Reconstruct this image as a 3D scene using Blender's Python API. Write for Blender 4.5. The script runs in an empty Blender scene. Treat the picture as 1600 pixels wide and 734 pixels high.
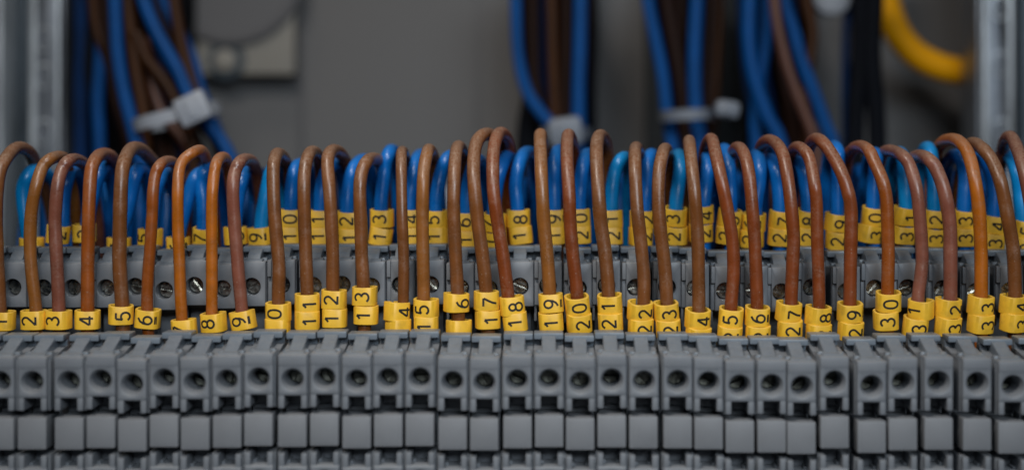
import bpy, bmesh, math, random
from mathutils import Vector, Matrix
random.seed(7)
S = 0.001                      # millimetres -> metres
scn = bpy.context.scene
C = scn.collection
# ------------------------------------------------------------------ camera
FPX, CX, CY = 2281.0, 850.0, 230.0       # focal length and principal point in photo pixels (1600 wide)
cd = bpy.data.cameras.new('camera'); cam = bpy.data.objects.new('camera', cd); C.objects.link(cam)
cam.rotation_euler = (math.pi/2, 0, 0)
cd.sensor_width = 36.0; cd.lens = FPX/1600*36
cd.shift_x = -(CX-800)/1600; cd.shift_y = -(367-CY)/1600
cd.clip_start = 0.005; cd.clip_end = 20
cd.dof.use_dof = True; cd.dof.focus_distance = 0.300; cd.dof.aperture_fstop = 5.2
scn.camera = cam
# ------------------------------------------------------------------ world and lamps
w = bpy.data.worlds.new('World'); scn.world = w; w.use_nodes = True
w.node_tree.nodes['Background'].inputs[0].default_value = (0.25, 0.52, 0.95, 1)
w.node_tree.nodes['Background'].inputs[1].default_value = 0.009
def area(name, loc, target, sx, sy, power, col, spread=180):
    l = bpy.data.lights.new(name, 'AREA'); l.shape = 'RECTANGLE'; l.size = sx; l.size_y = sy
    l.energy = power; l.color = col; l.spread = math.radians(spread)
    o = bpy.data.objects.new(name, l); C.objects.link(o); o.location = loc
    d = Vector(target)-Vector(loc); o.rotation_euler = d.to_track_quat('-Z', 'Y').to_euler(); return o
area('key_lamp', (-0.09, 0.05, 0.27), (0.0, 0.295, -0.045), 0.10, 0.06, 0.275, (1.0, 0.95, 0.88), 88)
area('front_fill', (0.12, -0.20, 0.20), (0, 0.30, -0.06), 0.30, 0.14, 0.27, (0.82, 0.92, 1.0), 60)  # added fill light for the front faces, not a lamp in the cabinet
area('back_wall_fill', (-0.09, 0.26, 0.36), (-0.06, 0.45, 0.02), 0.16, 0.08, 0.085, (1.0, 0.86, 0.70), 100)  # added warm light for the gradient on the back wall, no known fixture
scn.view_settings.view_transform = 'Standard'; scn.view_settings.look = 'None'
scn.view_settings.exposure = -0.2; scn.view_settings.gamma = 1
# ------------------------------------------------------------------ helpers
def P(px, py, d):             # a point of the real place at distance d (mm) from the lens plane, in mm
    return Vector(((px-CX)/FPX*d, d, -(py-CY)/FPX*d))
def mesh_from(bm, name, mat, smooth=True, angle=40):
    bmesh.ops.recalc_face_normals(bm, faces=bm.faces)
    for v in bm.verts: v.co *= S
    me = bpy.data.meshes.new(name); bm.to_mesh(me); bm.free()
    if mat: me.materials.append(mat)
    if smooth:
        me.polygons.foreach_set('use_smooth', [True]*len(me.polygons))
        me.set_sharp_from_angle(angle=math.radians(angle))
    return me
def link(name, me, parent=None, loc=(0,0,0), rot=(0,0,0)):
    o = bpy.data.objects.new(name, me); C.objects.link(o); o.parent = parent
    o.location = Vector(loc)*S; o.rotation_euler = rot
    return o
def tag(o, label, cat, group=None, kind=None):
    if label: o['label'] = label
    if cat: o['category'] = cat
    if group: o['group'] = group
    if kind: o['kind'] = kind
    return o
def empty(name, loc, label, cat, group=None):
    return tag(link(name, None, None, loc), label, cat, group)
def box(bm, x0, x1, y0, y1, z0, z1, c=0.0, mat=None):
    t = bmesh.new(); bmesh.ops.create_cube(t, size=1)
    for v in t.verts:
        v.co = Vector(((x0+x1)/2+v.co.x*(x1-x0), (y0+y1)/2+v.co.y*(y1-y0), (z0+z1)/2+v.co.z*(z1-z0)))
    if c: bmesh.ops.bevel(t, geom=t.edges[:], offset=c, segments=2, affect='EDGES', profile=0.6)
    if mat is not None: bmesh.ops.transform(t, matrix=mat, verts=t.verts)
    me = bpy.data.meshes.new('t'); t.to_mesh(me); t.free(); bm.from_mesh(me); bpy.data.meshes.remove(me)
def prism(bm, prof, x0, x1, c=0.0):    # profile in (y,z), extruded along x
    t = bmesh.new()
    a = [t.verts.new((x0, y, z)) for y, z in prof]; b = [t.verts.new((x1, y, z)) for y, z in prof]
    t.faces.new(a); t.faces.new(b[::-1]); n = len(prof)
    for i in range(n): t.faces.new((a[i], b[i], b[(i+1)%n], a[(i+1)%n]))
    if c: bmesh.ops.bevel(t, geom=t.edges[:], offset=c, segments=2, affect='EDGES', profile=0.6)
    me = bpy.data.meshes.new('t'); t.to_mesh(me); t.free(); bm.from_mesh(me); bpy.data.meshes.remove(me)
def loft(bm, rings, cap0=False, cap1=False, closed=True):
    R = [[bm.verts.new(p) for p in r] for r in rings]; n = len(R[0])
    for a, b in zip(R, R[1:]):
        for i in range(n if closed else n-1):
            bm.faces.new((a[i], a[(i+1)%n], b[(i+1)%n], b[i]))
    if cap0: bm.faces.new(R[0])
    if cap1: bm.faces.new(R[-1][::-1])
def rect_pts(x0, x1, z0, z1, y, cx, cz, angs):
    out = []
    for a in angs:
        dx, dz = math.cos(a), math.sin(a)
        tx = ((x1-cx)/dx) if dx > 1e-9 else ((x0-cx)/dx if dx < -1e-9 else 1e9)
        tz = ((z1-cz)/dz) if dz > 1e-9 else ((z0-cz)/dz if dz < -1e-9 else 1e9)
        t = min(tx, tz); out.append((cx+dx*t, y, cz+dz*t))
    return out
def holed_plate(bm, x0, x1, z0, z1, y0, yb, cx, cz, r_out, r_in, cone, depth, inset=0.22):
    angs = sorted(set([2*math.pi*i/36 for i in range(36)] +
            [math.atan2(z-cz, x-cx) % (2*math.pi) for x in (x0, x1) for z in (z0, z1)]))
    circ = lambda r, y: [(cx+r*math.cos(a), y, cz+r*math.sin(a)) for a in angs]
    i2 = inset*0.35
    loft(bm, [rect_pts(x0, x1, z0, z1, yb, cx, cz, angs), rect_pts(x0, x1, z0, z1, y0+inset, cx, cz, angs),
              rect_pts(x0+i2, x1-i2, z0+i2, z1-i2, y0+i2, cx, cz, angs),
              rect_pts(x0+inset, x1-inset, z0+inset, z1-inset, y0, cx, cz, angs),
              circ(r_out, y0), circ(r_out-0.12, y0+0.06), circ(r_in+0.06, y0+cone), circ(r_in, y0+cone+0.2), circ(r_in*0.97, depth)])
def catmull(pts, n=7):
    P_ = [pts[0]*2-pts[1]] + pts + [pts[-1]*2-pts[-2]]; out = []
    for i in range(1, len(P_)-2):
        p0, p1, p2, p3 = P_[i-1:i+3]
        for k in range(n):
            t = k/n
            out.append(0.5*((2*p1)+(p2-p0)*t+(2*p0-5*p1+4*p2-p3)*t*t+(3*p1-p0-3*p2+p3)*t**3))
    out.append(pts[-1]); return out
def smooth_path(p, it):
    for _ in range(it):
        p = [p[0]] + [(p[i-1]+p[i]*2+p[i+1])/4 for i in range(1, len(p)-1)] + [p[-1]]
    return p
def tube(bm, path, r, sides=18, wob=0.0):
    T = [(path[min(i+1, len(path)-1)]-path[max(i-1, 0)]).normalized() for i in range(len(path))]
    u = T[0].cross(Vector((0, 1, 0.01))).normalized(); rings = []; ph = random.random()*9
    for i, (p, t) in enumerate(zip(path, T)):
        u = (u-t*u.dot(t)).normalized(); v = t.cross(u)
        rr = r*(1+wob*math.sin(i*0.55+ph)+wob*0.6*math.sin(i*1.3+ph*2))
        rings.append([p+(u*math.cos(2*math.pi*k/sides)+v*math.sin(2*math.pi*k/sides))*rr for k in range(sides)])
    loft(bm, rings, True, True)
# ------------------------------------------------------------------ materials
def newmat(name):
    m = bpy.data.materials.new(name); m.use_nodes = True; nt = m.node_tree
    return m, nt, nt.nodes['Principled BSDF'], nt.nodes, nt.links
def noise(N, L, scale, detail=4, w=None, vec=None):
    n = N.new('ShaderNodeTexNoise'); n.noise_dimensions = '4D' if w else '3D'
    n.inputs['Scale'].default_value = scale; n.inputs['Detail'].default_value = detail
    if w: L.new(w, n.inputs['W'])
    if vec: L.new(vec, n.inputs['Vector'])
    return n.outputs['Fac']
def ramp(N, L, fac, a, b, ca=(0,0,0,1), cb=(1,1,1,1)):
    r = N.new('ShaderNodeValToRGB'); L.new(fac, r.inputs[0])
    r.color_ramp.elements[0].position = a; r.color_ramp.elements[1].position = b
    r.color_ramp.elements[0].color = ca; r.color_ramp.elements[1].color = cb
    return r.outputs[0]
def mixc(N, L, fac, a, b, mode='MIX'):
    m = N.new('ShaderNodeMix'); m.data_type = 'RGBA'; m.blend_type = mode
    for s, v in ((m.inputs[0], fac), (m.inputs[6], a), (m.inputs[7], b)):
        if hasattr(v, 'links') or isinstance(v, bpy.types.NodeSocket): L.new(v, s)
        else: s.default_value = v
    return m.outputs[2]
def math_(N, L, op, a, b):
    m = N.new('ShaderNodeMath'); m.operation = op; m.use_clamp = True
    for s, v in ((m.inputs[0], a), (m.inputs[1], b)):
        if isinstance(v, bpy.types.NodeSocket): L.new(v, s)
        else: s.default_value = v
    return m.outputs[0]
def surface(name, col, rough=0.5, dust=0.0, dust_col=(0.42, 0.36, 0.30, 1), var=0.25, scale=350, bump=0.15,
            metal=0.0, bumpscale=2500, specks=0.0, spec=0.5, grime=0.0, stretch=1.0):
    m, nt, b, N, L = newmat(name)
    tc = N.new('ShaderNodeTexCoord').outputs['Object']
    if stretch != 1.0:
        mp = N.new('ShaderNodeMapping'); mp.inputs['Scale'].default_value = (1, 1, stretch); L.new(tc, mp.inputs['Vector']); tc = mp.outputs[0]
    oi = N.new('ShaderNodeObjectInfo').outputs['Random']
    wv = N.new('ShaderNodeMath'); wv.operation = 'MULTIPLY'; L.new(oi, wv.inputs[0]); wv.inputs[1].default_value = 40; wv = wv.outputs[0]
    big = noise(N, L, scale, 5, wv, tc); fine = noise(N, L, bumpscale, 3, wv, tc)
    dark = (col[0]*(1-var), col[1]*(1-var), col[2]*(1-var), 1); lite = tuple(min(1, c*(1+var)) for c in col)+(1,)
    c = ramp(N, L, big, 0.3, 0.7, dark, lite)
    # each copy a slightly different tone
    h = N.new('ShaderNodeHueSaturation'); L.new(c, h.inputs['Color'])
    vr = N.new('ShaderNodeMapRange'); L.new(oi, vr.inputs[0]); vr.inputs[3].default_value = 1-var*0.35; vr.inputs[4].default_value = 1+var*0.35
    L.new(vr.outputs[0], h.inputs['Value']); c = h.outputs[0]
    rg = N.new('ShaderNodeMapRange'); L.new(big, rg.inputs[0]); rg.inputs[3].default_value = rough-0.12; rg.inputs[4].default_value = rough+0.14
    rgo = rg.outputs[0]
    if grime:
        g = ramp(N, L, noise(N, L, scale*1.7, 6, wv, tc), 0.52, 0.72)
        c = mixc(N, L, math_(N, L, 'MULTIPLY', g, grime), c, (0.05, 0.04, 0.03, 1))
    if dust:
        ge = N.new('ShaderNodeNewGeometry'); sx = N.new('ShaderNodeSeparateXYZ'); L.new(ge.outputs['Normal'], sx.inputs[0])
        up = ramp(N, L, sx.outputs[2], 0.0, 0.85)
        dn = ramp(N, L, noise(N, L, 2200, 6, wv, tc), 0.36, 0.62)
        base = math_(N, L, 'MULTIPLY', up, math_(N, L, 'ADD', math_(N, L, 'MULTIPLY', dn, 0.75), 0.25))
        side = ramp(N, L, noise(N, L, 420, 6, wv, tc), 0.48, 0.80)
        f = math_(N, L, 'ADD', math_(N, L, 'MULTIPLY', base, dust), math_(N, L, 'MULTIPLY', math_(N, L, 'MULTIPLY', side, dn), dust*0.5))
        if specks:
            v = N.new('ShaderNodeTexVoronoi'); v.inputs['Scale'].default_value = 900; L.new(tc, v.inputs['Vector'])
            sp = ramp(N, L, v.outputs['Distance'], 0.06, 0.14, (1,1,1,1), (0,0,0,1))
            pick = ramp(N, L, v.outputs['Color'], 0.66, 0.70)
            f = math_(N, L, 'ADD', f, math_(N, L, 'MULTIPLY', math_(N, L, 'MULTIPLY', sp, pick), specks))
        c = mixc(N, L, f, c, dust_col)
        rgo = math_(N, L, 'ADD', rgo, math_(N, L, 'MULTIPLY', f, 0.5))
    L.new(c, b.inputs['Base Color']); L.new(rgo, b.inputs['Roughness'])
    b.inputs['Metallic'].default_value = metal; b.inputs['Specular IOR Level'].default_value = spec
    bp = N.new('ShaderNodeBump'); bp.inputs['Strength'].default_value = bump; bp.inputs['Distance'].default_value = 0.00012
    L.new(fine, bp.inputs['Height']); L.new(bp.outputs[0], b.inputs['Normal'])
    return m
M = {}
DUST = (0.31, 0.205, 0.145, 1)
for k, col in dict(orange=(0.36, 0.098, 0.006), rust=(0.24, 0.058, 0.007), brown=(0.160, 0.054, 0.014),
                   tan=(0.22, 0.078, 0.015), pink=(0.19, 0.062, 0.038), red=(0.18, 0.040, 0.009)).items():
    M[k] = surface('wire_'+k, col, 0.27, 0.66, DUST, 0.18, 260, 0.18, specks=0.6, grime=0.18)
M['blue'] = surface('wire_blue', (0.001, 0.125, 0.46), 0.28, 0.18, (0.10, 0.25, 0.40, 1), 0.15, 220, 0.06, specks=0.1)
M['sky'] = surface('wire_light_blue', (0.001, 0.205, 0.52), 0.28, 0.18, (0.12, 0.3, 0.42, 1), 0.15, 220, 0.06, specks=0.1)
M['far_blue'] = surface('far_blue', (0.0002, 0.056, 0.215), 0.5, var=0.15, scale=120, spec=0.2)  # far wire colours lowered to paint in the shade at the back
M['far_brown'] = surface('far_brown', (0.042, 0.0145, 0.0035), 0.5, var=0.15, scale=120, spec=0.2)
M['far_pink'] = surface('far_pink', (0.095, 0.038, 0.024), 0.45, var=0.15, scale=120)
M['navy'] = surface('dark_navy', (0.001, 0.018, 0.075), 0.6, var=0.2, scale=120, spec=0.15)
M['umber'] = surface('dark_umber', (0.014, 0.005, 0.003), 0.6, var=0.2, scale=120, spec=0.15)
M['black'] = surface('black_rubber', (0.004, 0.005, 0.008), 0.75, var=0.2, scale=120, spec=0.08)
M['grey'] = surface('terminal_plastic', (0.172, 0.184, 0.204), 0.42, 0.22, (0.28, 0.265, 0.25, 1), 0.05, 160, 0.10, grime=0.10, specks=0.12)
M['cap'] = surface('cap_plastic', (0.145, 0.172, 0.205), 0.30, 0.30, (0.25, 0.25, 0.25, 1), 0.12, 300, 0.10, grime=0.12, specks=0.1)
M['tag'] = surface('blank_tag_plastic', (0.190, 0.197, 0.212), 0.46, 0.1, (0.28, 0.265, 0.25, 1), 0.04, 140, 0.08, grime=0.06)
M['yellow'] = surface('marker_yellow', (0.80, 0.46, 0.03), 0.42, 0.15, (0.5, 0.42, 0.3, 1), 0.08, 300, 0.08, grime=0.22)
M['ink'] = surface('black_ink', (0.012, 0.012, 0.012), 0.6, var=0.3, scale=2500, bump=0.02)
M['dim_screw'] = surface('dim_screw_steel', (0.20, 0.20, 0.17), 0.34, var=0.6, scale=800, metal=1.0, bump=1.0, bumpscale=700, grime=0.85)  # screw steel darkened to paint the shade deep in the front holes
M['screw'] = surface('screw_steel', (0.62, 0.60, 0.54), 0.24, var=0.6, scale=800, metal=1.0, bump=1.0, bumpscale=700, grime=0.75)
M['galv'] = surface('galvanised_steel', (0.16, 0.175, 0.20), 0.34, var=0.75, scale=170, metal=0.6, bump=0.6, bumpscale=300, stretch=0.22)  # stretched noise paints vertical highlight streaks into the steel
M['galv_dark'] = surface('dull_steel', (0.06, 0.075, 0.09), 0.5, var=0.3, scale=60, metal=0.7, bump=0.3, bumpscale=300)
M['plate'] = surface('back_plate', (0.115, 0.113, 0.115), 0.6, var=0.06, scale=14, bump=0.05)
M['panel'] = surface('beige_panel', (0.225, 0.212, 0.188), 0.6, var=0.05, scale=30, bump=0.05)
M['disc'] = surface('grey_disc', (0.095, 0.094, 0.10), 0.55, var=0.05, scale=30, bump=0.05)
M['tie'] = surface('cable_tie_nylon', (0.30, 0.32, 0.36), 0.4, var=0.06, scale=60, bump=0.05)
M['tie_dim'] = surface('dim_tie_nylon', (0.15, 0.17, 0.205), 0.5, var=0.06, scale=60, bump=0.05)  # same nylon darkened for the ties that look dimly lit
M['bright'] = surface('zinc_highlight', (0.42, 0.45, 0.48), 0.35, var=0.5, scale=160, metal=0.4, bump=0.5, bumpscale=300, stretch=0.25)  # lighter zinc, painted highlight strips along the uprights
M['slate'] = surface('slate_plastic', (0.022, 0.027, 0.032), 0.6, var=0.1, scale=60, spec=0.2)
M['hose'] = surface('yellow_hose', (0.72, 0.32, 0.0005), 0.55, var=0.08, scale=60, bump=0.05, spec=0.15)
M['duct'] = surface('light_duct', (0.30, 0.31, 0.33), 0.55, var=0.05, scale=30, bump=0.05)

# ------------------------------------------------------------------ the setting
bm = bmesh.new(); box(bm, -320, 320, 452, 455, -160, 170)
tag(link('cabinet_back_wall', mesh_from(bm, 'cabinet_back_wall', M['plate'], False)), None, None, None, 'structure')
bm = bmesh.new(); box(bm, -320, 320, 330, 451.5, -76, -73)
tag(link('cabinet_shelf_floor', mesh_from(bm, 'cabinet_shelf_floor', M['galv_dark'], False)), None, None, None, 'structure')
# folded seam running down the back wall
bm = bmesh.new(); a = P(470, -60, 451); b = P(470, 330, 451)
box(bm, a.x-0.7, a.x+0.7, 450.6, 451.9, b.z, a.z, 0.2)
box(bm, P(745,0,451).x-0.4, P(745,0,451).x+0.4, 451.3, 451.9, b.z, a.z, 0.1)
tag(link('wall_seam', mesh_from(bm, 'wall_seam', M['disc'])), None, None, None, 'structure')

# ------------------------------------------------------------------ terminal blocks
HX = [-104, -52, -1, 50, 107, 157, 206, 256, 304, 354, 404, 457, 507, 557, 606, 656, 707, 757, 808, 858, 907, 956, 1006,
      1059, 1107, 1156, 1206, 1253, 1304, 1362, 1411, 1467, 1527, 1583, 1640, 1694]
HY = [596, 596, 597, 597, 597, 594, 602, 592, 599, 594, 590, 592, 590, 594, 591, 590, 597, 599, 594, 593, 598, 592, 596,
      595, 598, 604, 603, 606, 596, 605, 598, 597, 599, 605, 603, 602]
def tier_front(bm, mir=None):
    t = bmesh.new()
    holed_plate(t, -2.78, 2.78, -47.9, -40.0, 0, 8.2, 0, -44.8, 2.3, 1.72, 0.85, 7.8)
    box(t, -2.70, 2.70, -0.10, 0.25, -42.1, -40.12, 0.09)
    for s in (-1, 1):
        box(t, min(s*1.62, s*2.72), max(s*1.62, s*2.72), 0.10, 8.1, -50.3, -47.7, 0.18)
        box(t, min(s*2.79, s*3.0), max(s*2.79, s*3.0), 1.3, 13.4, -50.45, -40.9, 0.05)
        box(t, min(s*1.0, s*1.61), max(s*1.0, s*1.61), 3.2, 8, -48.4, -47.85, 0.1)
    box(t, -1.6, 1.6, 6.6, 8.05, -50.35, -47.95, 0.1)
    box(t, -2.77, 2.77, 8.3, 13.9, -50.9, -40.85, 0.05)
    if mir is not None:
        for v in t.verts: v.co.z = mir-v.co.z
    me = bpy.data.meshes.new('t'); t.to_mesh(me); t.free(); bm.from_mesh(me); bpy.data.meshes.remove(me)
def block_body():
    bm = bmesh.new()
    tier_front(bm); tier_front(bm, -109.3)
    prism(bm, [(1.4, -41.0), (13.9, -41.0), (13.9, -39.2), (10.2, -39.6), (1.4, -40.95)], -2.95, 2.95, 0.05)
    box(bm, -2.3, 2.3, 4.5, 8.9, -57.4, -51.9, 0.1); box(bm, -2.9, 2.9, 9.0, 14, -60.2, -50.95, 0.1)
    box(bm, -2.97, 2.97, 14.05, 20.4, -71.9, -41.3, 0.15); box(bm, -2.97, 2.97, 20.45, 33.9, -71.9, -47.5, 0.15)
    box(bm, -2.2, 2.2, 20.5, 22.4, -47.4, -40.2, 0.3)
    # upper tier with its screw window
    holed_plate(bm, -2.04, 2.85, -33.2, -23.9, 24, 28.0, 0, -29.1, 1.97, 1.90, 0.12, 27.9, 0.16)
    box(bm, -2.85, -2.06, 23.75, 28, -27.4, -23.95, 0.14)
    box(bm, -2.82, -2.06, 24.7, 28, -33.1, -27.45, 0.12)
    box(bm, -2.95, -2.86, 25.2, 33.8, -33.2, -24.3); box(bm, 2.87, 2.97, 25.2, 33.8, -33.2, -24.3)
    box(bm, -2.8, 2.8, 28.1, 33.9, -34.0, -24.3, 0.1)
    box(bm, -2.3, 2.3, 30.2, 33.8, -47.4, -34.05, 0.25)
    box(bm, -2.9, -2.35, 25.4, 29, -36.5, -33.3, 0.15)
    box(bm, -2.95, 2.95, 34.0, 48, -71.9, -24.6, 0.15)
    return mesh_from(bm, 'terminal_body', M['grey'], True, 35)
def cap_mesh(front):
    bm = bmesh.new()
    if front:
        y0, y1, zf, zb, zl = 1.3, 10.4, -40.2, -37.5, -37.0; L = 3.7
    else:
        y0, y1, zf, zb, zl = 25.0, 30.4, -24.0, -21.7, -21.05; L = 3.4
    box(bm, -2.93, 2.93, y1-1.0, y1+L, zl-1.25, zl, 0.28)                                   # back ledge, overhanging the pockets
    box(bm, -2.9, 2.9, y1+1.6, y1+L-0.1, zb-3.2, zl-0.8, 0.05)
    prism(bm, [(y0, zf-1.4), (y0, zf-0.1), (y1-3.6, zl-1.5), (y1-1.4, zl-0.45), (y1+1.5, zl-1.3), (y1+1.5, zl-3.4)], -1.4, 1.4, 0.35)   # stem
    prism(bm, [(y0-0.2, zf-1.0), (y0-0.2, zf+0.1), (y0+0.4, zf+0.50), (y0+1.6, zf+0.62), (y0+2.4, zf+0.1), (y0+2.4, zf-1.0)], -2.0, 2.0, 0.28)  # pad
    for s in (-1, 1):
        box(bm, min(s*1.3, s*2.6), max(s*1.3, s*2.6), y0+2.3, y0+4.2, zf-1.2, zf+0.65, 0.4)
        box(bm, min(s*2.72, s*2.92), max(s*2.72, s*2.92), y0+0.8, y1-1.0, zf-1.6, zf-0.2, 0.08)
    box(bm, -2.85, 2.85, y0, y1+1.5, zf-2.4, zf-0.45, 0.08)
    return mesh_from(bm, 'clamp_cap', M['cap'], True, 35)
def screw_mesh():
    bm = bmesh.new(); n = 28; r = 1.58; g = 0.29
    # two half discs either side of the driver slot, and the slot floor
    for s in (-1, 1):
        a0 = math.asin(g/r); pts = [(r*math.cos(a0+(math.pi-2*a0)*k/n), s*r*math.sin(a0+(math.pi-2*a0)*k/n)) for k in range(n+1)]
        q = [((x*0.93), s*max(abs(z)-0.1, g*1.05)) for x, z in pts]
        loft(bm, [[(x, 1.4, z) for x, z in pts], [(x, 0.12, z) for x, z in pts], [(x, 0.0, z) for x, z in q]], True, True)
    box(bm, -1.5, 1.5, 1.0, 1.4, -g, g)
    return mesh_from(bm, 'screw', M['screw'], True, 35)
def tag_mesh():
    bm = bmesh.new(); box(bm, -2.75, 2.75, 0, 4.4, -57.7, -51.6, 0.28)
    box(bm, -2.0, 2.0, -0.05, 0.3, -57.2, -52.1, 0.04)
    return mesh_from(bm, 'blank_tag', M['tag'], True, 35)
def screw_dim():
    m = SCREW.copy(); m.materials[0] = M['dim_screw']; return m
BODY, CAPF, CAPR, SCREW, TAG = block_body(), cap_mesh(True), cap_mesh(False), screw_mesh(), tag_mesh()
ONES = 'zero one two three four five six seven eight nine ten eleven twelve thirteen fourteen fifteen sixteen seventeen eighteen nineteen'.split()
def word(n):
    n = int(n)
    if n < 20: return ONES[n]
    t = {2: 'twenty', 3: 'thirty'}[n//10]
    return t if n % 10 == 0 else t+'-'+ONES[n % 10]
SCREWD = screw_dim()
def block_label(i):
    n = i
    if n == 0: return 'grey terminal block at the far left end of the row, no marker in view'
    if n == 35: return 'grey terminal block at the far right end of the row'
    return 'grey terminal block under the front brown wire marked %s' % word(n)
for i, (hx, hy) in enumerate(zip(HX, HY)):
    x = (hx-CX)/FPX*280; dz = -(hy-595)*0.1228
    t = empty('terminal_block', (x, 280, -72+dz*0.8), block_label(i), 'terminal block', 'terminal blocks in the row')
    t.rotation_euler = (0, 0, math.radians(random.uniform(-0.35, 0.35)))
    o = lambda nm, me: link(nm, me, t, (0, 0, 72))
    o('body', BODY); a = o('clamp_cap', CAPF); b = o('clamp_cap', CAPR); g = o('blank_tag', TAG)
    g.location.z += random.uniform(-0.12, 0.12)*S; g.location.x += random.uniform(-0.08, 0.08)*S
    for (yy, zz) in ((6.4, -44.8), (6.4, -64.5), (26.3, -29.1)):
        s = link('screw', SCREW if yy > 20 else SCREWD, t, (0, yy, zz+72)); s.rotation_euler = (random.uniform(-.05, .05), random.uniform(0, math.pi), random.uniform(-.05, .05))

# ------------------------------------------------------------------ wires looping out of the front row
FW = {   # number: (material, radius mm, [(px, py) from the marker up], index of the crest, far side drop)
 1: ('brown', 1.36, [(0,520),(0,485),(-5,390),(-6,320),(-2,275),(8,250),(26,231),(45,237),(58,262),(72,300)], 6),
 2: ('tan', 1.27, [(58,520),(56,480),(50,430),(47,385),(49,330),(57,290),(67,260),(80,248),(95,245),(104,256)], 8),
 3: ('pink', 1.32, [(93,520),(92,483),(90,430),(87,375),(86,340),(90,290),(98,263),(108,251),(120,250),(133,258),(140,275)], 8),
 4: ('rust', 1.36, [(137,520),(137,480),(137,430),(138,370),(139,320),(142,270),(148,251),(158,241),(171,243),(181,256),(187,280)], 7),
 5: ('brown', 1.45, [(193,520),(191,475),(187,420),(187,370),(188,320),(190,275),(195,250),(205,233),(219,233),(233,246),(244,264)], 7),
 6: ('rust', 1.20, [(233,520),(230,480),(231,435),(234,395),(236,365),(238,330),(239,300),(243,272),(251,257),(262,252),(273,256),(280,275)], 9),
 7: ('orange', 1.20, [(287,520),(284,495),(282,455),(280,400),(278,350),(278,295),(281,262),(290,247),(303,238),(314,235),(321,246),(326,270)], 9),
 8: ('orange', 1.20, [(331,520),(331,488),(331,430),(331,380),(331,330),(332,300),(335,270),(339,253),(346,246),(353,249),(357,266)], 8),
 9: ('pink', 1.32, [(382,520),(378,485),(373,430),(369,380),(365,330),(364,290),(368,266),(375,253),(386,249),(396,256),(402,278)], 8),
 10: ('brown', 1.36, [(436,520),(435,472),(436,420),(433,380),(428,320),(427,270),(429,250),(434,240),(443,247),(450,266)], 7),
 11: ('brown', 1.36, [(482,520),(480,458),(478,400),(476,350),(475,300),(476,270),(480,248),(487,237),(496,243),(501,264)], 7),
 12: ('brown', 1.36, [(521,520),(520,452),(520,400),(518,350),(515,300),(512,262),(513,244),(520,235),(531,239),(541,254),(546,272)], 7),
 13: ('brown', 1.36, [(570,520),(568,448),(565,400),(564,350),(562,300),(565,270),(572,254),(581,248),(591,251),(599,266)], 7),
 14: ('brown', 1.16, [(629,520),(630,472),(631,420),(630,380),(628,330),(627,250),(628,237),(631,240),(635,260)], 6),
 15: ('tan', 1.33, [(663,520),(662,466),(661,400),(660,350),(661,290),(663,262),(667,242),(670,234),(675,240),(679,260)], 7),
 16: ('brown', 1.36, [(717,520),(716,480),(715,456),(712,400),(709,340),(709,300),(711,252),(715,230),(721,234),(726,255)], 7),
 17: ('brown', 1.40, [(764,520),(760,460),(754,400),(747,350),(742,300),(740,270),(741,240),(746,220),(757,210),(769,213),(778,232)], 8),
 18: ('red', 1.36, [(806,520),(794,462),(786,400),(778,350),(771,300),(770,260),(772,230),(779,209),(789,212),(796,234)], 7),
 19: ('tan', 1.38, [(862,520),(859,458),(855,400),(850,350),(847,300),(845,250),(844,213),(846,214),(848,235)], 6),
 20: ('red', 1.36, [(904,520),(902,462),(895,400),(891,350),(889,300),(886,250),(887,213),(891,215),(896,238)], 6),
 21: ('brown', 1.42, [(954,520),(951,461),(946,400),(939,350),(935,300),(932,240),(935,214),(943,216),(949,238)], 6),
 22: ('brown', 1.36, [(1004,520),(1006,470),(1006,430),(1001,375),(995,320),(992,250),(993,232),(996,234),(1000,255)], 6),
 23: ('brown', 1.38, [(1045,520),(1042,473),(1039,420),(1033,370),(1029,320),(1030,270),(1035,243),(1039,233),(1042,237),(1044,258)], 7),
 24: ('brown', 1.36, [(1092,520),(1092,480),(1091,400),(1089,350),(1085,300),(1080,250),(1077,222),(1077,224),(1078,245)], 6),
 25: ('red', 1.34, [(1140,520),(1142,482),(1146,430),(1145,380),(1137,330),(1127,280),(1118,240),(1113,219),(1107,221),(1101,240)], 7),
 26: ('red', 1.34, [(1183,520),(1183,480),(1181,420),(1179,370),(1175,320),(1170,270),(1163,242),(1155,231),(1147,235),(1142,255)], 7),
 27: ('red', 1.36, [(1235,520),(1236,475),(1239,400),(1240,370),(1235,310),(1228,262),(1221,236),(1208,221),(1195,222),(1187,240)], 7),
 28: ('red', 1.30, [(1281,520),(1280,480),(1279,430),(1277,380),(1276,320),(1273,290),(1266,252),(1258,237),(1247,230),(1238,237),(1232,258)], 8),
 29: ('red', 1.36, [(1327,520),(1328,478),(1329,400),(1330,330),(1325,300),(1315,270),(1300,242),(1287,224),(1276,217),(1267,224),(1262,244)], 8),
 30: ('rust', 1.34, [(1387,520),(1387,453),(1388,400),(1387,350),(1385,310),(1378,280),(1366,253),(1358,236),(1346,229),(1334,232),(1325,246),(1321,275)], 8),
 31: ('pink', 1.32, [(1431,520),(1434,468),(1439,430),(1441,400),(1438,350),(1433,300),(1422,260),(1411,244),(1398,237),(1385,236),(1376,248)], 8),
 32: ('pink', 1.42, [(1484,520),(1485,468),(1485,400),(1484,350),(1476,300),(1463,264),(1451,249),(1438,244),(1426,248),(1418,265)], 7),
 33: ('orange', 1.36, [(1533,520),(1533,462),(1533,400),(1530,330),(1523,280),(1514,243),(1503,225),(1490,218),(1475,221),(1465,234),(1460,258)], 7),
 34: ('brown', 1.38, [(1585,520),(1586,462),(1584,400),(1580,370),(1571,320),(1563,283),(1551,253),(1538,235),(1523,224),(1512,230),(1506,252)], 8),
 35: ('pink', 1.36, [(1636,520),(1632,462),(1622,400),(1614,340),(1604,285),(1594,245),(1581,215),(1571,219),(1566,240)], 6),
}
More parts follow.
